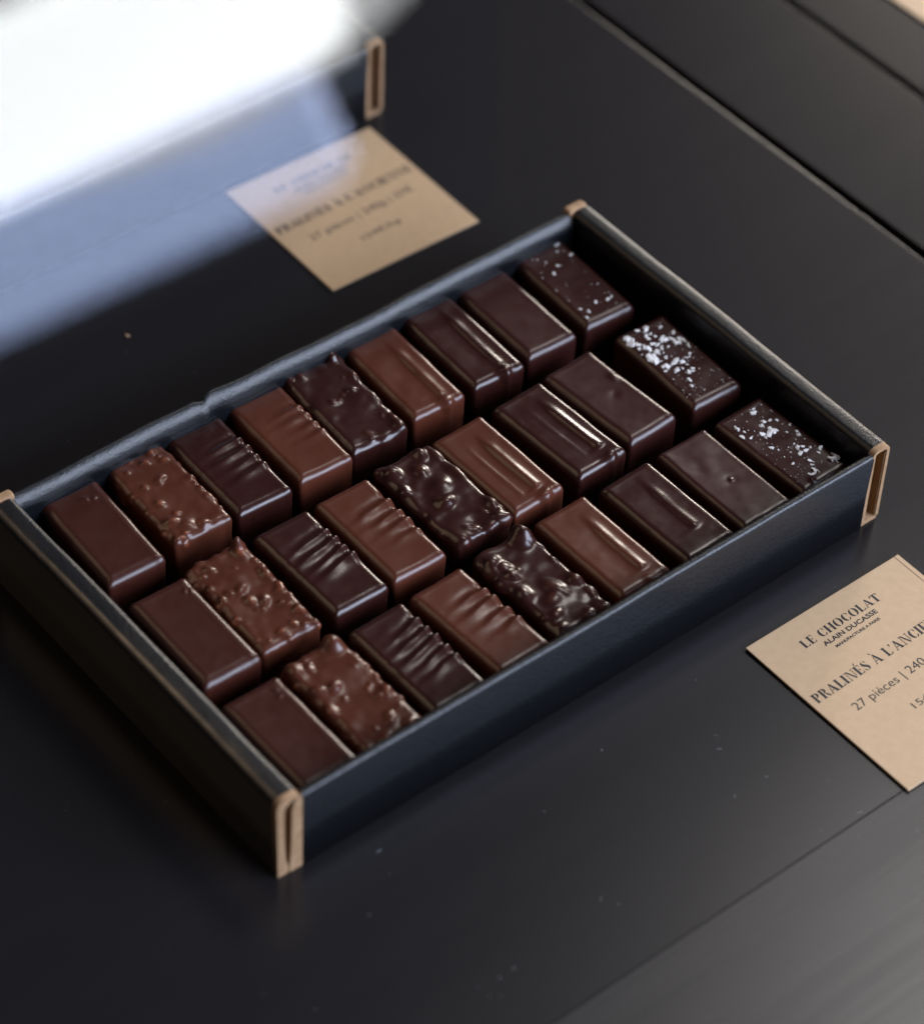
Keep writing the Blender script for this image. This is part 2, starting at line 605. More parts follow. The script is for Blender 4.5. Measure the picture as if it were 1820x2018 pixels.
def base_shape(seed, r_top, wa=1.0, wb=1.0, sag=0.35, wob=0.22, flare=0.35):
    P, n_ = rounded(r_top, wa, wb)
    rs = random.Random(seed)
    up = np.clip(n_[:, 2], 0, 1)
    x, y, z = P[:, 0] / (BAR_A / 2), P[:, 1] / (BAR_B / 2), P[:, 2]
    # coating sinks between the edges, pulls up at the corners, swells at the foot
    P[:, 2] -= up * sag * .7 * (1 - np.clip(x * x, 0, 1)) * (1 - .6 * np.clip(y * y, 0, 1))
    corner = np.clip(np.abs(x), 0, 1) ** 8 * np.clip(np.abs(y), 0, 1) ** 12
    P[:, 2] += up * .45 * corner
    side = 1 - up
    foot = np.exp(-z / 2.2)
    waist = -0.18 * np.sin(np.clip(z / BAR_H, 0, 1) * np.pi)
    P += n_ * (side * (foot * flare + waist))[:, None]
    P += n_ * (vnoise(P, .16, seed) * wob + vnoise(P, .42, seed + 7) * wob * .35)[:, None]
    # slight skew so no two bars match
    P[:, 0] += P[:, 1] * rs.uniform(-.012, .012)
    P[:, 2] += P[:, 1] * rs.uniform(-.010, .010) * up + P[:, 0] * rs.uniform(-.015, .015) * up
    return P, n_, up


def lumps(P, n_, pts, p=4.0):
    """Smooth maximum of round lumps; pts: (x, y, z, radius, height)."""
    acc = np.zeros(len(P))
    tip = np.zeros(len(P))
    for lx, ly, lz, r, hgt in pts:
        h_ = math.sin(lx * 12.9 + ly * 78.2) * 43758.5
        a_, e_ = (h_ % 1) * math.pi, 1 + .9 * ((h_ * 7.3) % 1)
        D = P - np.array([lx, ly, lz])
        u_ = D[:, 0] * math.cos(a_) + D[:, 1] * math.sin(a_)
        v_ = -D[:, 0] * math.sin(a_) + D[:, 1] * math.cos(a_)
        d2 = (u_ ** 2 / e_ + v_ ** 2 * e_ ** .7 + D[:, 2] ** 2) / (r * r)
        g = np.exp(-(d2 ** 1.35) * 1.2)
        acc += (g * hgt) ** p
        tip = np.maximum(tip, g)
    return acc ** (1 / p), tip


def plain(seed, r_top=1.5, marks=(), sag=.3, wob=.1, swirl=0):
    P, n_, up = base_shape(seed, r_top, sag=sag, wob=wob)
    for mx_, my_, sx, sy, ang, hgt in marks:
        c, s = math.cos(R(ang)), math.sin(R(ang))
        u, v = (P[:, 0] - mx_) * c + (P[:, 1] - my_) * s, -(P[:, 0] - mx_) * s + (P[:, 1] - my_) * c
        P[:, 2] += up * hgt * np.exp(-(u / sx) ** 2 - (v / sy) ** 2)
    if swirl:
        P[:, 2] += up * swirl * vnoise(P * np.array([.9, .5, 1]), .3, seed + 3)
    return P, None


def ripple(seed, ridges, amp=.5, r_top=2.6, slant=.12):
    P, n_, up = base_shape(seed, r_top, sag=.35, wob=.10)
    rs = random.Random(seed)
    x, y = P[:, 0], P[:, 1]
    acc = np.zeros(len(P))
    for y0, am, wd, x0 in ridges:
        wd, am = wd * 1.15, am * .92
        yy = y0 + slant * x + .02 * x * x * rs.uniform(-.5, .5) + .35 * vnoise(P * np.array([.3, 0, 0]), 1, seed + int(y0 * 10) % 97)
        fade = sstep(x, x0, x0 + 7) * .8 + .2 * sstep(x, x0 - 6, x0 + 2)
        dy = y - yy
        prof = np.where(dy > 0, np.exp(-(dy / (wd * .75)) ** 2), np.exp(-(np.abs(dy) / (wd * 1.6)) ** 1.6)) - .38 * np.exp(-((dy - wd * 1.9) / (wd * 1.2)) ** 2)
        acc += am * fade * prof
    edge = sstep(x, 3.5, 7.5)
    w = np.clip(up * 1.3, 0, 1)
    P[:, 2] += amp * acc * w * (1 + .5 * edge)
    # scalloped right-hand edge
    right = np.clip(n_[:, 0], 0, 1) * np.clip((P[:, 2] - 9) / 8, 0, 1)
    P[:, 0] += amp * acc * right * .75
    return P, None


def ridged(seed, x0=2.4, y_back=8.5, y_front=-13.8, amp=.85, knot=1.0, r_top=2.6, curve=.0, second=0):
    P, n_, up = base_shape(seed, r_top, sag=.28, wob=.14)
    x, y = P[:, 0], P[:, 1]
    t = sstep(-y, -y_back - 3.5, -y_back + 6) * sstep(y, y_front - .5, y_front + 1.2)
    xc = x0 + curve * y + .0035 * (y + 4) ** 2 * .3
    dx = x - xc
    crest = np.where(dx < 0, np.exp(-(np.abs(dx) / .85) ** 2), np.exp(-(dx / 1.55) ** 2))
    groove = np.exp(-((dx + 3.2) / 2.4) ** 2)
    P[:, 2] += np.clip(up * 1.2, 0, 1) * t * amp * .66 * (crest - .26 * groove)
    if second:
        P[:, 2] += up * t * second * np.exp(-((dx + 4.6) / .7) ** 2)
    # drip knot where the ridge meets the front edge, and its run down the front face
    if knot:
        kx, ky = x0 + curve * y_front + .2, -BAR_B / 2 + 1.0
        g, _ = lumps(P, n_, [(kx, ky, BAR_H - .3, 1.6, .95 * knot), (kx - .6, ky - .4, BAR_H - 1.4, 1.3, .6 * knot)])
        P += n_ * g[:, None]
        front = np.clip(-n_[:, 1], 0, 1)
        P[:, 1] -= front * .45 * knot * np.exp(-((x - kx) / 1.0) ** 2) * np.clip(P[:, 2] / BAR_H, 0, 1) ** 1.5
        P[:, 2] += np.clip(up, 0, 1) * knot * .35 * np.exp(-((x - kx + 1.6) / 1.1) ** 2) * np.exp(-((y - ky) / 1.4) ** 2)
    return P, None


def nutty(seed, count, rr, hh, extra=(), wa=1.04, wob=.35, tipgain=1.0, r_top=2.5, spikes=()):
    P, n_, up = base_shape(seed, r_top, wa=wa, sag=.1, wob=.4, flare=.3)
    rs = random.Random(seed)
    pts = []
    hx, hy = BAR_A * wa / 2, BAR_B / 2
    for i in range(count):
        r = rr[0] + (rr[1] - rr[0]) * rs.random() ** 1.7
        hgt = r * rs.uniform(*hh)
        k = rs.random()
        if k < .52:
            pts.append((rs.uniform(-hx, hx), rs.uniform(-hy, hy), BAR_H, r, hgt))
        elif k < .74:
            pts.append((rs.choice((-hx, hx)), rs.uniform(-hy, hy), BAR_H - abs(rs.gauss(0, 1.2)), r, hgt * .9))
        elif k < .86:
            pts.append((rs.uniform(-hx, hx), rs.choice((-hy, hy)), BAR_H - abs(rs.gauss(0, 1.2)), r, hgt * .9))
        else:
            pts.append((rs.choice((-hx, hx)), rs.uniform(-hy, hy), rs.uniform(5, BAR_H), r * 1.2, hgt * .8))
    pts += list(extra)
    for sx, sy, sr, sh in spikes:
        P[:, 2] += np.clip(up * 2, 0, 1) * sh * np.exp(-(((P[:, 0] - sx) ** 2 + (P[:, 1] - sy) ** 2) / sr ** 2) ** 1.5)
    g, tip = lumps(P, n_, pts)
    P = P + n_ * g[:, None]
    P += n_ * (vnoise(P, .5, seed + 11) * .05)[:, None]
    _, bare = lumps(P, n_, [q for i, q in enumerate(pts) if i % 3 != 1])
    nut = np.clip((bare - .6) / .4, 0, 1) ** 1.2 * .75 * tipgain * np.clip(.8 + .4 * vnoise(P, .35, seed + 5), 0, 1)
    return P, np.clip(nut, 0, 1)


POSE = {(1, 1): (-74.8, 38.9, -2.8), (1, 2): (-54.6, 40.4, -1.8), (1, 3): (-36.9, 39.0, -2.2), (1, 4): (-17.9, 39.0, -2.3), (1, 5): (-0.1, 39.6, -3.2),
        (1, 6): (19.0, 40.0, -2.7), (1, 7): (37.9, 39.5, -2.1), (1, 8): (56.4, 40.0, -1.9), (1, 9): (76.2, 39.9, -3.3),
        (2, 1): (-75.9, -1.1, -1.4), (2, 2): (-58.0, 0.1, -1.7), (2, 3): (-38.8, -1.0, 0.2), (2, 4): (-20.4, -0.8, -0.6), (2, 5): (-1.0, -1.2, 1.2),
        (2, 6): (17.1, -0.7, 1.4), (2, 7): (37.0, -0.8, 2.1), (2, 8): (55.6, 0.7, 2.4), (2, 9): (78.4, 0.3, -2.5),
        (3, 1): (-76.5, -40.0, -0.8), (3, 2): (-58.0, -39.3, 0.4), (3, 3): (-39.2, -39.5, 0.9), (3, 4): (-20.1, -39.2, 2.4), (3, 5): (-0.4, -38.6, 1.0),
        (3, 6): (18.8, -38.5, 0.7), (3, 7): (40.1, -39.0, 1.1), (3, 8): (58.9, -38.8, 0.7), (3, 9): (78.9, -38.6, 2.2)}
ROWS = {1: 'in the row along the back wall', 2: 'in the middle row', 3: 'in the row along the front wall'}

SHAPES = {
    (1, 1): plain(11, 3.0, [(2.6, 11.2, 1.5, .8, -35, .32), (4.4, 10.4, 1.0, .5, 20, .28), (3.3, 10.6, .5, .9, 0, -.25)]),
    (2, 1): plain(12, 3.0, [(5.2, 11.6, .8, .35, 60, .3), (6.6, 10.8, .7, .35, 60, .25)]),
    (3, 1): plain(13, 3.0, [(5.0, 12.4, .7, 1.0, 10, .3), (4.6, 10.2, .8, .5, 10, .25)]),
    (1, 2): nutty(21, 60, (.6, 1.6), (.35, .6), [(-4.5, -9.5, 18.2, 1.9, 1.0), (-2, -12, 18.0, 2.2, .9)]),
    (2, 2): nutty(25, 60, (.6, 1.6), (.35, .6), [(5.6, 13.2, 18.6, 2.2, 1.0), (-7.9, 13.6, 14.5, 2.3, 2.6), (-8.6, 11.0, 16.0, 1.6, 1.2)], spikes=[(5.9, 14.9, 1.25, 3.6)]),
    (3, 2): nutty(23, 56, (.65, 1.75), (.35, .6), [(5.5, 15.0, 18.3, 2.4, 1.7), (-6.5, 13.5, 17.8, 2.3, 1.2)], spikes=[(5.2, 14.2, 2.5, 1.2)]),
    (1, 3): ripple(31, [(5.5, 1.0, .9, -4), (1.8, 1.1, 1.0, -5), (-2.4, .9, 1.0, -3), (-6.0, .9, .9, -4)], .55),
    (2, 3): ripple(32, [(6.2, 1.0, .9, -6), (2.8, 1.3, 1.0, -7), (-1.0, 1.2, 1.0, -6), (-4.6, 1.3, 1.0, -5)], .56, slant=.2),
    (3, 3): ripple(33, [(7.5, .9, .8, -3), (4.2, 1.1, .9, -5), (.6, 1.2, .9, -7), (-3.0, 1.0, .9, -5), (-6.6, .8, .8, -4)], .56, slant=.2),
    (1, 4): ripple(41, [(6.0, .9, .9, -1), (2.6, .8, .9, -3), (-1.2, .8, .9, 0), (-5.0, .7, .8, 0)], .45),
    (2, 4): ripple(42, [(5.6, 1.2, .9, -4), (1.6, 1.1, .9, -3), (-2.2, 1.0, .9, -2), (-6.0, .7, .8, -1)], .52),
    (3, 4): ripple(43, [(6.4, 1.1, .8, -3), (2.4, 1.1, .8, -4), (-1.8, 1.0, .8, -3), (-6.2, .9, .8, 0)], .52),
    (1, 5): nutty(51, 34, (.7, 2.4), (.22, .42), [(6.2, 15.0, 18.4, 1.5, 1.9), (-7.0, 14.6, 18.0, 1.2, .9)], tipgain=.8, spikes=[(6.2, 14.6, 1.3, 1.3)]),
    (2, 5): nutty(52, 36, (1.0, 3.0), (.25, .46), [(-5.5, 13.0, 18.2, 2.0, 1.2), (4.5, 14.5, 18.4, 2.0, 1.2), (-1.6, -3.0, 18.4, 2.1, 1.3)], tipgain=.6),
    (3, 5): nutty(53, 36, (1.0, 3.0), (.25, .46), [(5.8, 14.6, 18.4, 2.1, 2.2), (-5.8, 12.0, 18.2, 2.2, 1.0), (-4.8, 6.0, 18.2, 1.8, 1.1)], tipgain=.6, spikes=[(5.2, 14.0, 2.8, 1.2)]),
    (1, 6): ridged(61, 2.9, 9, -13.4, .75, 1.0),
    (2, 6): ridged(62, 2.3, 9, -12.6, .95, .85, second=.18),
    (3, 6): ridged(63, 2.6, 9, -12.0, .9, .25),
    (1, 7): ridged(71, 2.4, 11, -13.4, .8, 1.25),
    (2, 7): ridged(72, 3.0, 9.5, -11.5, .95, .7, curve=-.03, second=.12),
    (3, 7): ridged(73, 1.6, 11, -8.5, .7, 0),
    (1, 8): plain(81, 2.8, [], .3, .08),
    (2, 8): plain(82, 2.8, [(5.5, 4.5, 1.0, 1.6, 0, .45), (1.2, -.5, 1.6, 1.2, 30, -.2)], .35, .10, .06),
    (3, 8): plain(83, 2.2, [(1.0, -1.4, .55, .55, 0, .5), (.6, -1.4, 2.0, 1.6, 0, -.22), (-3.5, 6, 2.2, 2.4, 20, -.16)], .35, .12, .12),
    (1, 9): plain(91, 2.8, [], .25, .1),
    (2, 9): plain(92, 2.8, [], .25, .12, .06),
    (3, 9): plain(93, 2.3, [(-3.6, -14.2, .7, .7, 0, .5)], .25, .12, .06),
}
LOOK = {
    1: ('smooth brown chocolate with small blemish,', PLAIN),
    2: ('knobbly milk chocolate with reddish nut bits,', MILKN),
    3: ('dark chocolate with crosswise ripples,', DARK),
    4: ('milk chocolate with crosswise ripples,', MILK),
    5: ('lumpy dark chocolate over nut pieces,', DARKN),
    6: ('milk chocolate with one long ridge,', MILK),
    7: ('dark chocolate with one long ridge,', DARK),
    8: ('smooth dark chocolate beside white-flaked one,', PLUM),
    9: ('dark chocolate sprinkled with white flakes,', SALTD),
}
EXTRA = {(1, 9): 'dark chocolate with a few white flakes, in the far right corner of the box',
         (2, 9): 'dark chocolate most thickly covered with white flakes, at the right end of the middle row',
         (3, 9): 'dark chocolate with white flakes and tiny curls, in the front right corner',
         (2, 2): 'knobbly milk chocolate with a tall nut spike at its back corner, in the middle row',
         (1, 7): 'dark chocolate with one long ridge and drip knot, in the row along the back wall'}
NAMES = {1: 'plain_praline', 2: 'nutty_praline', 3: 'rippled_praline', 4: 'rippled_praline', 5: 'nutty_praline', 6: 'ridged_praline', 7: 'ridged_praline', 8: 'plain_praline', 9: 'flaked_praline'}
bars = {}
for (row, col), (P, nut) in SHAPES.items():
    label, material = LOOK[col]
    at = {'nut': nut} if nut is not None else None
    o = link_mesh(NAMES[col], P * MM, GF, material, None, smooth=True, attr=at)
    x, y, rz = POSE[(row, col)]
    o.location = (x * MM, y * MM, 0.95 * MM)
    rt_ = random.Random(row * 10 + col)
    o.rotation_euler = (R(rt_.uniform(-.7, .7)), R(rt_.uniform(-1.0, 1.0)), R(rz))
    o.location.z += rt_.uniform(-.1, .5) * MM
    tag(o, EXTRA.get((row, col), label + ' ' + ROWS[row]), 'chocolate', 'chocolates in the open box')
    bars[(row, col)] = (o, P)


# ------------------------------------------------------------------ white flakes
def flake_mesh(seed, r, t, curl=False):
    rs = random.Random(seed)
    bm = bmesh.new()
    if curl:
        n = 9
        w = r * .32
        a0, a1 = rs.uniform(0, 6), rs.uniform(3.6, 5.2)
        rows = []
        for i in range(n + 1):
            a = a0 + a1 * i / n
            rad = r * (.85 + .15 * i / n)
            ww = w * (0.45 + .55 * math.sin(math.pi * (i + .6) / (n + 1.2)))
            c, s = math.cos(a), math.sin(a)
            rows.append([bm.verts.new(Vector(((rad - ww) * c, (rad - ww) * s, z)) * MM) for z in (0, t)] +
                        [bm.verts.new(Vector(((rad + ww) * c, (rad + ww) * s, z)) * MM) for z in (t * .8, 0)])
        for i in range(n):
            for k in range(4):
                bm.faces.new((rows[i][k], rows[i][(k + 1) % 4], rows[i + 1][(k + 1) % 4], rows[i + 1][k]))
        bm.faces.new(rows[0][::-1])
        bm.faces.new(rows[-1])
    else:
        n = rs.randint(7, 11)
        ring = []
        for i in range(n):
            a = 6.283 * (i + rs.uniform(-.3, .3)) / n
            rad = r * rs.uniform(.45, 1.15)
            ring.append((rad * math.cos(a), rad * math.sin(a) * rs.uniform(.65, 1)))
        bot = [bm.verts.new(Vector((x, y, 0)) * MM) for x, y in ring]
        top = [bm.verts.new(Vector((x * .88, y * .88, t * rs.uniform(.5, 1.4))) * MM) for x, y in ring]
        cen = bm.verts.new(Vector((rs.uniform(-.2, .2) * r, rs.uniform(-.2, .2) * r, t * rs.uniform(.9, 1.8))) * MM)
        for i in range(n):
            j = (i + 1) % n
            bm.faces.new((bot[i], bot[j], top[j], top[i]))
            bm.faces.new((top[i], top[j], cen))
        bm.faces.new(bot[::-1])
    me = bpy.data.meshes.new('flake')
    bmesh.ops.recalc_face_normals(bm, faces=bm.faces)
    bm.to_mesh(me)
    bm.free()
    me.materials.append(FLAKE)
    return me


FLAKES = [flake_mesh(100 + i, 1.0, .28) for i in range(8)]
CURLS = [flake_mesh(200 + i, 1.0, .45, True) for i in range(3)]


def put_flake(bar, x, y, size, seed, curl=False):
    o, P = bars[bar]
    rs = random.Random(seed)
    top = P[P[:, 2] > BAR_H - 2.5]
    k = np.argmin((top[:, 0] - x) ** 2 + (top[:, 1] - y) ** 2)
    f = bpy.data.objects.new('flake', (CURLS if curl else FLAKES)[seed % (3 if curl else 8)])
    C.objects.link(f)
    f.parent = o
    f.location = Vector((x, y, top[k, 2] - .08)) * MM
    f.rotation_euler = (rs.uniform(-.3, .3), rs.uniform(-.3, .3), rs.uniform(0, 6.28))
    size *= 1.15
    f.scale = (size, size * rs.uniform(.6, 1.1), min(1.3, .5 + size * .5))


def crumbs(bar, pts, seed):
    o, P = bars[bar]
    rs = random.Random(seed)
    bm = bmesh.new()
    for x, y, size in pts:
        k = np.argmin((P[:, 0] - x) ** 2 + (P[:, 1] - y) ** 2 + (np.abs(P[:, 2] - BAR_H) * 1.2) ** 2)
        c = Vector(P[k])
        tet = []
        for i in range(6):
            tet.append(bm.verts.new((c + Vector((rs.uniform(-1, 1) * size, rs.uniform(-1, 1) * size, rs.uniform(-.25, .55) * size))) * MM))
        bmesh.ops.convex_hull(bm, input=tet)
    for v in [v for v in bm.verts if not v.link_faces]:
        bm.verts.remove(v)
    c = bm_obj('flake_crumbs', bm, FLAKE, o)
    c['kind'] = 'stuff'


rs = random.Random(5)
# far right bar: a few big soft dots
for i, (x, y, s) in enumerate([(5.6, 14.6, .95), (3.6, 15.4, .6), (6.4, 9.4, .7), (-1.2, 10.4, .55), (.6, 7.6, .6), (.2, -9.6, .8), (3.6, -10.4, .75), (-3.6, -11.5, .6),
                               (-5.0, -9.6, .5), (-2.2, 5.6, .5), (-5.4, -13.4, .55), (5.0, -10.2, .6), (4.0, 12.3, .4)]):
    put_flake((1, 9), x, y, s, 300 + i)
crumbs((1, 9), [(rs.uniform(-6, 6), rs.uniform(-14, 15), rs.uniform(.12, .28)) for _ in range(34)], 1)
# middle bar: thick crust towards its back left, trail along the middle
pts = []
for i in range(20):
    pts.append((rs.gauss(-3.8, 2.0), rs.gauss(9.0, 3.6), rs.uniform(.55, 1.35)))
for i in range(16):
    pts.append((rs.gauss(2.6, 2.6), rs.gauss(10.0, 3.6), rs.uniform(.5, 1.1)))
for i in range(32):
    pts.append((rs.uniform(-5.5, 6.5), rs.uniform(-10, 6), rs.uniform(.4, .85)))
pts += [(-.6, .2, 1.5), (-5.6, 4.2, 1.6), (-6.0, 11.6, 1.6), (.4, 13.6, 1.5), (-5.2, 2.4, 1.2), (.6, -1.2, 1.2)]
for i, (x, y, s) in enumerate(pts):
    if abs(x) < 7.2 and abs(y) < 15.2:
        put_flake((2, 9), x, y, s, 400 + i)
crumbs((2, 9), [(rs.uniform(-7, 7), rs.uniform(-14, 15), rs.uniform(.10, .32)) for _ in range(110)], 2)
# front bar: cluster in the middle, sprinkles and little curls at the front right
pts = [(.2, 4.6, 1.5), (1.6, 5.2, 1.2), (-1.0, 5.6, .9), (-1.4, 4.2, .7), (2.6, 4.4, .6), (.8, 8.0, .9), (2.2, 8.8, .8), (2.6, 12.6, 1.0), (3.6, 13.6, .6),
       (-5.0, 11.2, 1.0), (-6.2, 8.2, .9), (-4.2, 9.0, .5), (-3.0, 0.6, .8), (-2.2, -1.0, .45), (2.2, -3.4, 1.0), (3.4, -4.2, .7), (1.2, -5.4, .9), (3.0, -5.6, .8),
       (-2.8, -6.8, .6), (1.2, -9.0, .9), (.4, -10.2, .6), (5.6, -.4, .8), (6.2, .8, .6), (4.0, 2.2, .4), (5.2, 6.8, .6), (3.8, 8.0, .5), (6.2, -7.6, .9), (4.8, -8.2, .6),
       (2.4, -2.0, .5), (-.5, -3.6, .4), (4.6, -5.6, .5), (-4.6, 6.4, .5), (6.6, 3.6, .5)]
for i, (x, y, s) in enumerate(pts):
    put_flake((3, 9), x, y, s, 500 + i)
for i, (x, y, s) in enumerate([(6.2, -11.2, 1.1), (5.6, -13.2, .85), (7.0, -12.2, .8), (-1.6, -11.8, 1.0), (-.6, -12.8, .7)]):
    put_flake((3, 9), x, y, s, 600 + i, True)
crumbs((3, 9), [(rs.uniform(-7, 7), rs.uniform(-13, 15), rs.uniform(.08, .24)) for _ in range(120)], 3)
for bar in ((2, 9), (3, 9), (1, 9)):
    pass

# ------------------------------------------------------------------ stencil lettering
EPS = 0.03


def ell(cx, cy, rx, ry, a0, a1, n=14):
    return [(cx + rx * math.cos(R(a0 + (a1 - a0) * i / n)), cy + ry * math.sin(R(a0 + (a1 - a0) * i / n))) for i in range(n + 1)]


def crescent(cx, cy, rx, ry, irx, iry, a0, a1, ox=0):
    return ell(cx, cy, rx, ry, a0, a1) + ell(cx + ox, cy, irx, iry, a1, a0)


def rect(x0, y0, x1, y1):
    return [(x0, y0), (x1, y0), (x1, y1), (x0, y1)]


T_ = .07   # thin stroke
B_ = .25   # thick stroke


def stem(x, h0=0.0, h1=1.0, w=B_):
    return [rect(x, h0, x + w, h1), rect(x - .07, h0, x + w + .07, h0 + T_ * .7), rect(x - .07, h1 - T_ * .7, x + w + .07, h1)]


def glyph(ch):
    if ch == 'L':
        return stem(.08) + [[(.39, 0), (.70, 0), (.72, .34), (.62, .09), (.39, .06)]], .76
    if ch in 'EÉ':
        g = stem(.08) + [[(.39, 0), (.70, 0), (.72, .30), (.62, .08), (.39, .06)], [(.39, 1), (.68, 1), (.69, .72), (.60, .92), (.39, .94)],
                         [(.39, .47), (.50, .47), (.56, .36), (.56, .66), (.50, .54), (.39, .54)]]
        if ch == 'É':
            g.append([(.30, 1.08), (.38, 1.08), (.60, 1.30), (.44, 1.32)])
        return g, .78
    if ch == 'C':
        return [crescent(.48, .5, .44, .52, .20, .46, 104, 256, .02), [(.50, .97), (.60, 1.0), (.78, .88), (.80, .66), (.72, .66), (.66, .86)],
                [(.50, .03), (.66, .0), (.80, .14), (.82, .28), (.74, .26), (.62, .10)]], .88
    if ch == 'O':
        return [crescent(.48, .5, .45, .52, .20, .46, 100, 260), crescent(.52, .5, .45, .52, .20, .46, 80, -80)], 1.0
    if ch == 'H':
        return stem(.08) + stem(.68) + [rect(.37, .47, .48, .54), rect(.53, .47, .64, .54)], 1.02
    if ch in 'AÀ':
        g = [[(.40, 1.0), (.54, 1.0), (.90, 0), (.62, 0), (.37, .86)], [(.06, 0), (.14, 0), (.37, .72), (.34, .80)], rect(.0, 0, .24, T_ * .7), rect(.54, 0, .98, T_ * .7),
             [(.25, .26), (.50, .26), (.48, .33), (.27, .33)]]
        if ch == 'À':
            g.append([(.46, 1.08), (.38, 1.08), (.16, 1.30), (.32, 1.32)])
        return g, .98
    if ch == 'T':
        return stem(.30) + [[(.0, 1), (.26, 1), (.26, .94), (.10, .88), (.0, .66)], [(.85, 1), (.59, 1), (.59, .94), (.75, .88), (.85, .66)]], .85
    if ch in 'PR':
        g = stem(.08) + [crescent(.42, .74, .32, .27, .09, .20, 84, -84), rect(.37, .47, .44, .53), rect(.37, .95, .44, 1.0)]
        if ch == 'R':
            g.append([(.44, .45), (.66, .40), (.84, .04), (.92, .04), (.92, 0), (.66, 0)])
            return g, .90
        return g, .80
    if ch == 'I':
        return stem(.08), .44
    if ch == 'N':
        return [rect(.12, 0, .19, 1), rect(.0, 0, .30, T_ * .7), rect(.0, .95, .22, 1), [(.22, 1.0), (.40, 1.0), (.84, 0), (.66, 0)], rect(.86, .16, .93, 1), rect(.76, .95, 1.02, 1)], 1.04
    if ch == 'S':
        return [[(.08, .80), (.12, .92), (.26, 1.0), (.34, 1.0), (.28, .90), (.30, .76), (.66, .44), (.70, .26), (.64, .10), (.52, .0), (.44, .0), (.46, .12), (.44, .26), (.10, .58)],
                [(.40, 1.0), (.52, 1.0), (.62, .94), (.62, .68), (.56, .82)], [(.38, 0), (.26, 0), (.06, .08), (.06, .36), (.14, .18)]], .76
    if ch == "’":
        return [[(.06, 1.0), (.24, 1.0), (.22, .84), (.08, .68), (.06, .72), (.12, .84), (.06, .88)]], .28
    return [], .42


def poly_text(txt, x, y, h, width=None, end=None, gap=.06, rot=0.0, name='lettering', parent=None, z=0.0):
    """Stencil capitals as flat filled faces; fits them into 'width'."""
    items, cx = [], 0
    for ch in txt:
        g, w = glyph(ch)
        for poly in g:
            items.append([(px + cx, py) for px, py in poly])
        cx += w + gap
    cx -= gap
    sx = (width / cx) if width else h
    bm = bmesh.new()
    ca, sa = math.cos(R(rot)), math.sin(R(rot))
    for poly in items:
        vs = []
        for px, py in poly:
            a, b2 = px * sx, py * h
            vs.append(bm.verts.new(Vector((x + a * ca - b2 * sa, y + a * sa + b2 * ca, z)) * MM))
        try:
            f = bm.faces.new(vs)
        except ValueError:
            continue
    bmesh.ops.triangulate(bm, faces=bm.faces[:])
    for f in bm.faces:
        f.normal_update()
        if f.normal.z < 0:
            f.normal_flip()
    return bm_obj(name, bm, INK, parent)


def font_text(txt, x, y, size, width, bold=0.0, spacing=1.0, rot=0, parent=None, z=0.0, name='lettering'):
    cu = bpy.data.curves.new('text', 'FONT')
    cu.body = txt
    cu.size = 1
    cu.offset = bold
    cu.space_character = spacing
    cu.resolution_u = 3
    o = bpy.data.objects.new('text', cu)
    C.objects.link(o)
    dg = bpy.context.evaluated_depsgraph_get()
    me = bpy.data.meshes.new_from_object(o.evaluated_get(dg))
    bpy.data.objects.remove(o)
    n = len(me.vertices)
    co = np.empty(n * 3)
    me.vertices.foreach_get('co', co)
    co = co.reshape(-1, 3)
    co[:, 0] -= co[:, 0].min()
    w = co[:, 0].max()
    sx = width / w if width else size
    a, b2 = co[:, 0] * sx, co[:, 1] * size
    ca, sa = math.cos(R(rot)), math.sin(R(rot))
    res = np.stack([x + a * ca - b2 * sa, y + a * sa + b2 * ca, np.full(n, z)], 1) * MM
    me.vertices.foreach_set('co', res.ravel())
    me.update()
    me.name = name
    me.materials.clear()
    me.materials.append(INK)
    r_ = bpy.data.objects.new(name, me)
    C.objects.link(r_)
    if parent:
        r_.parent = parent
    return r_


# ------------------------------------------------------------------ price cards
def price_card(x0, y_top, w, h, loc_z, rz, tilt, euro=True):
    """Card with its local origin at its top left corner; text positions measured from there in mm."""
    root = empty('price_card', Vector((x0, y_top, loc_z)) * MM, R(rz))
    root.rotation_euler = (tilt[0], tilt[1], R(rz))
    bm_obj('card', bevel_box(0, w, -h, 0, 0, .55, .12, 1), CARD, root)
    z = .575
    poly_text('LE CHOCOLAT', 11.6, -9.2, 2.62, 26.6, rot=1.2, parent=root, z=z)
    font_text('ALAIN DUCASSE', 16.0, -11.6, 1.95, 18.4, bold=.03, rot=1.2, parent=root, z=z)
    font_text('MANUFACTURE A PARIS', 18.0, -13.6, 1.15, 15.2, bold=.035, rot=1.2, parent=root, z=z)
    poly_text('PRALINÉS À L’ANCIENNE', 1.7, -24.0, 2.95, 47.6, rot=1.4, parent=root, z=z, gap=.05)
    font_text('27 pièces | 240g | 37€', 7.7, -31.4, 3.62, 36.2, rot=2.0, parent=root, z=z)
    font_text('154€/kg', 19.4, -39.4, 2.85, 13.4, rot=2.0, parent=root, z=z)
    return root


front_card = price_card(37.0, -73.0, 52.3, 56.4, 0.4, 0, (0, 0, 0))
tag(front_card, 'sharp tan price card in front of the open box, cut off by the right edge', 'price card', 'tan price cards')
# plastic strip along the right edge of the front card
o = bm_obj('edge_strip', bevel_box(50.9, 52.2, -56.3, -.1, .56, .66, .03, 1), CARD, front_card)
back_card = price_card(37.3, 143.2, 50.5, 51.3, 0.1, -1.15, (0, 0, 0))
tag(back_card, 'blurred tan price card lying between the two black boxes', 'price card', 'tan price cards')
o = empty('price_card', Vector((254.6, 112, .1)) * MM)
bm_obj('card', bevel_box(0, 51, -55, 0, 0, .55, .12, 1), CARD, o)
tag(o, 'sliver of a tan card in the top right corner, beyond both table gaps', 'price card', 'tan price cards')

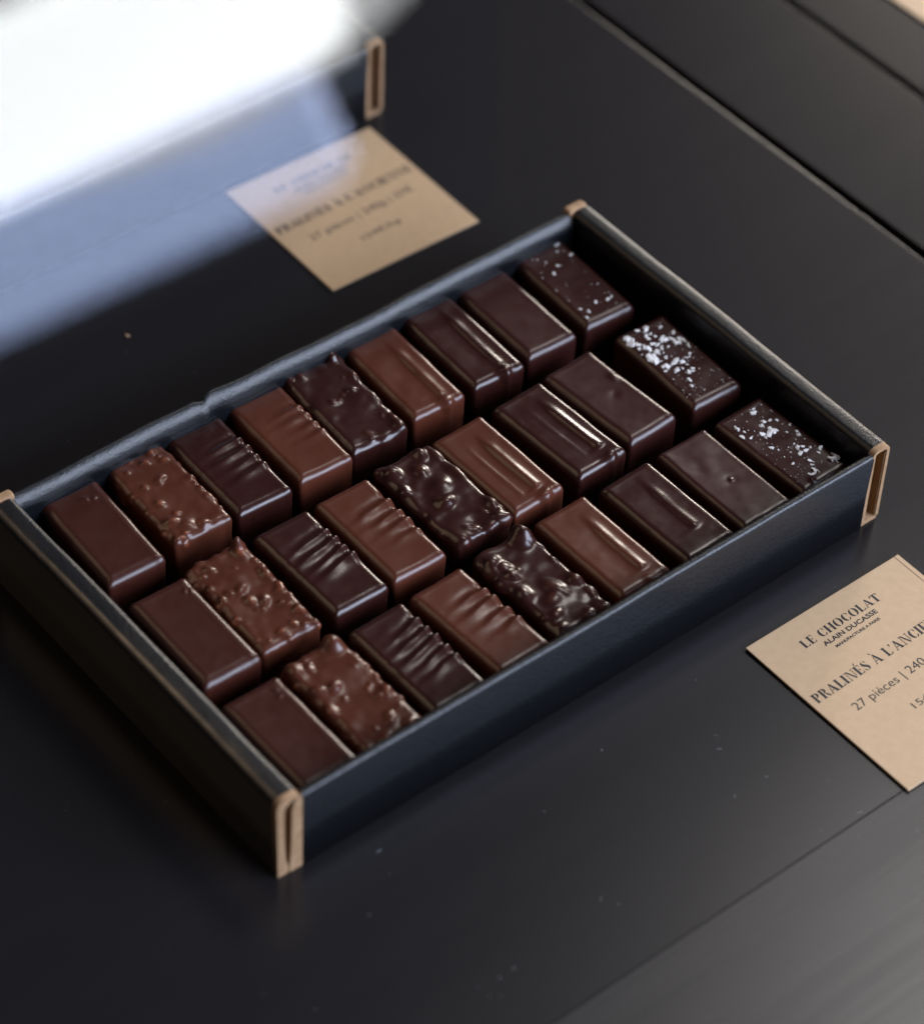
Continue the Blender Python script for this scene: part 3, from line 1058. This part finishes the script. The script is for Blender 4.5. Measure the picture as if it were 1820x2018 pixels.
# ------------------------------------------------------------------ crumbs and dust on the table
DUST, nt, b = mat('pale_dust')
b.inputs['Base Color'].default_value = (0.42, 0.44, 0.46, 1)
b.inputs['Roughness'].default_value = 0.9
CRUMB, nt, b = mat('tan_crumb')
b.inputs['Base Color'].default_value = (0.45, 0.30, 0.17, 1)
b.inputs['Roughness'].default_value = 0.8
rs = random.Random(9)
bm = bmesh.new()
vs = [bm.verts.new(Vector((rs.uniform(-.6, .6), rs.uniform(-1.0, 1.0), rs.uniform(0, .8))) * MM) for _ in range(14)]
bmesh.ops.convex_hull(bm, input=vs)
for v in [v for v in bm.verts if not v.link_faces]:
    bm.verts.remove(v)
o = bm_obj('crumb', bm, CRUMB)
o.location = Vector((-18.6, 110.8, 0.02)) * MM
tag(o, 'tiny tan crumb on the black table behind the open box', 'crumb')
bm = bmesh.new()
for i in range(150):
    x, y = rs.uniform(-150, 90), rs.uniform(-175, 140)
    if -97 < x < 97 and -62 < y < 60:
        continue
    r_ = rs.choice((.06, .08, .1, .12, .2))
    c = Vector((x, y, r_ * .3))
    vs = [bm.verts.new((c + Vector((rs.uniform(-1, 1), rs.uniform(-1, 1), rs.uniform(-.2, .8))) * r_) * MM) for _ in range(6)]
    bmesh.ops.convex_hull(bm, input=vs)
for i in range(26):     # short fibres
    x, y, a = rs.uniform(-120, 70), rs.uniform(-160, -66), rs.uniform(0, 6.28)
    L, k = rs.uniform(.6, 1.6), rs.uniform(-1.5, 1.5)
    prev = None
    for j in range(6):
        aa = a + k * j / 5
        x += math.cos(aa) * L / 5
        y += math.sin(aa) * L / 5
        p_ = (Vector((x, y, .05)), Vector((-math.sin(aa), math.cos(aa), 0)) * .035)
        row = [bm.verts.new((p_[0] + p_[1]) * MM), bm.verts.new((p_[0] - p_[1]) * MM), bm.verts.new((p_[0] + Vector((0, 0, .06))) * MM)]
        if prev:
            for q in range(3):
                bm.faces.new((prev[q], prev[(q + 1) % 3], row[(q + 1) % 3], row[q]))
        prev = row
for v in [v for v in bm.verts if not v.link_faces]:
    bm.verts.remove(v)
o = bm_obj('dust', bm, DUST)
tag(o, 'specks of dust and short fibres scattered over the black table', kind='stuff')

# ------------------------------------------------------------------ piece of the shop window glass, cut to where the street glare shows
g = bm_obj('window_glass_piece', bevel_box(-420, -92, -121.5, -118.5, 240, 560), GLASS)
tag(g, 'piece of clear shop window glass carrying the street glare in the upper left', 'glass')
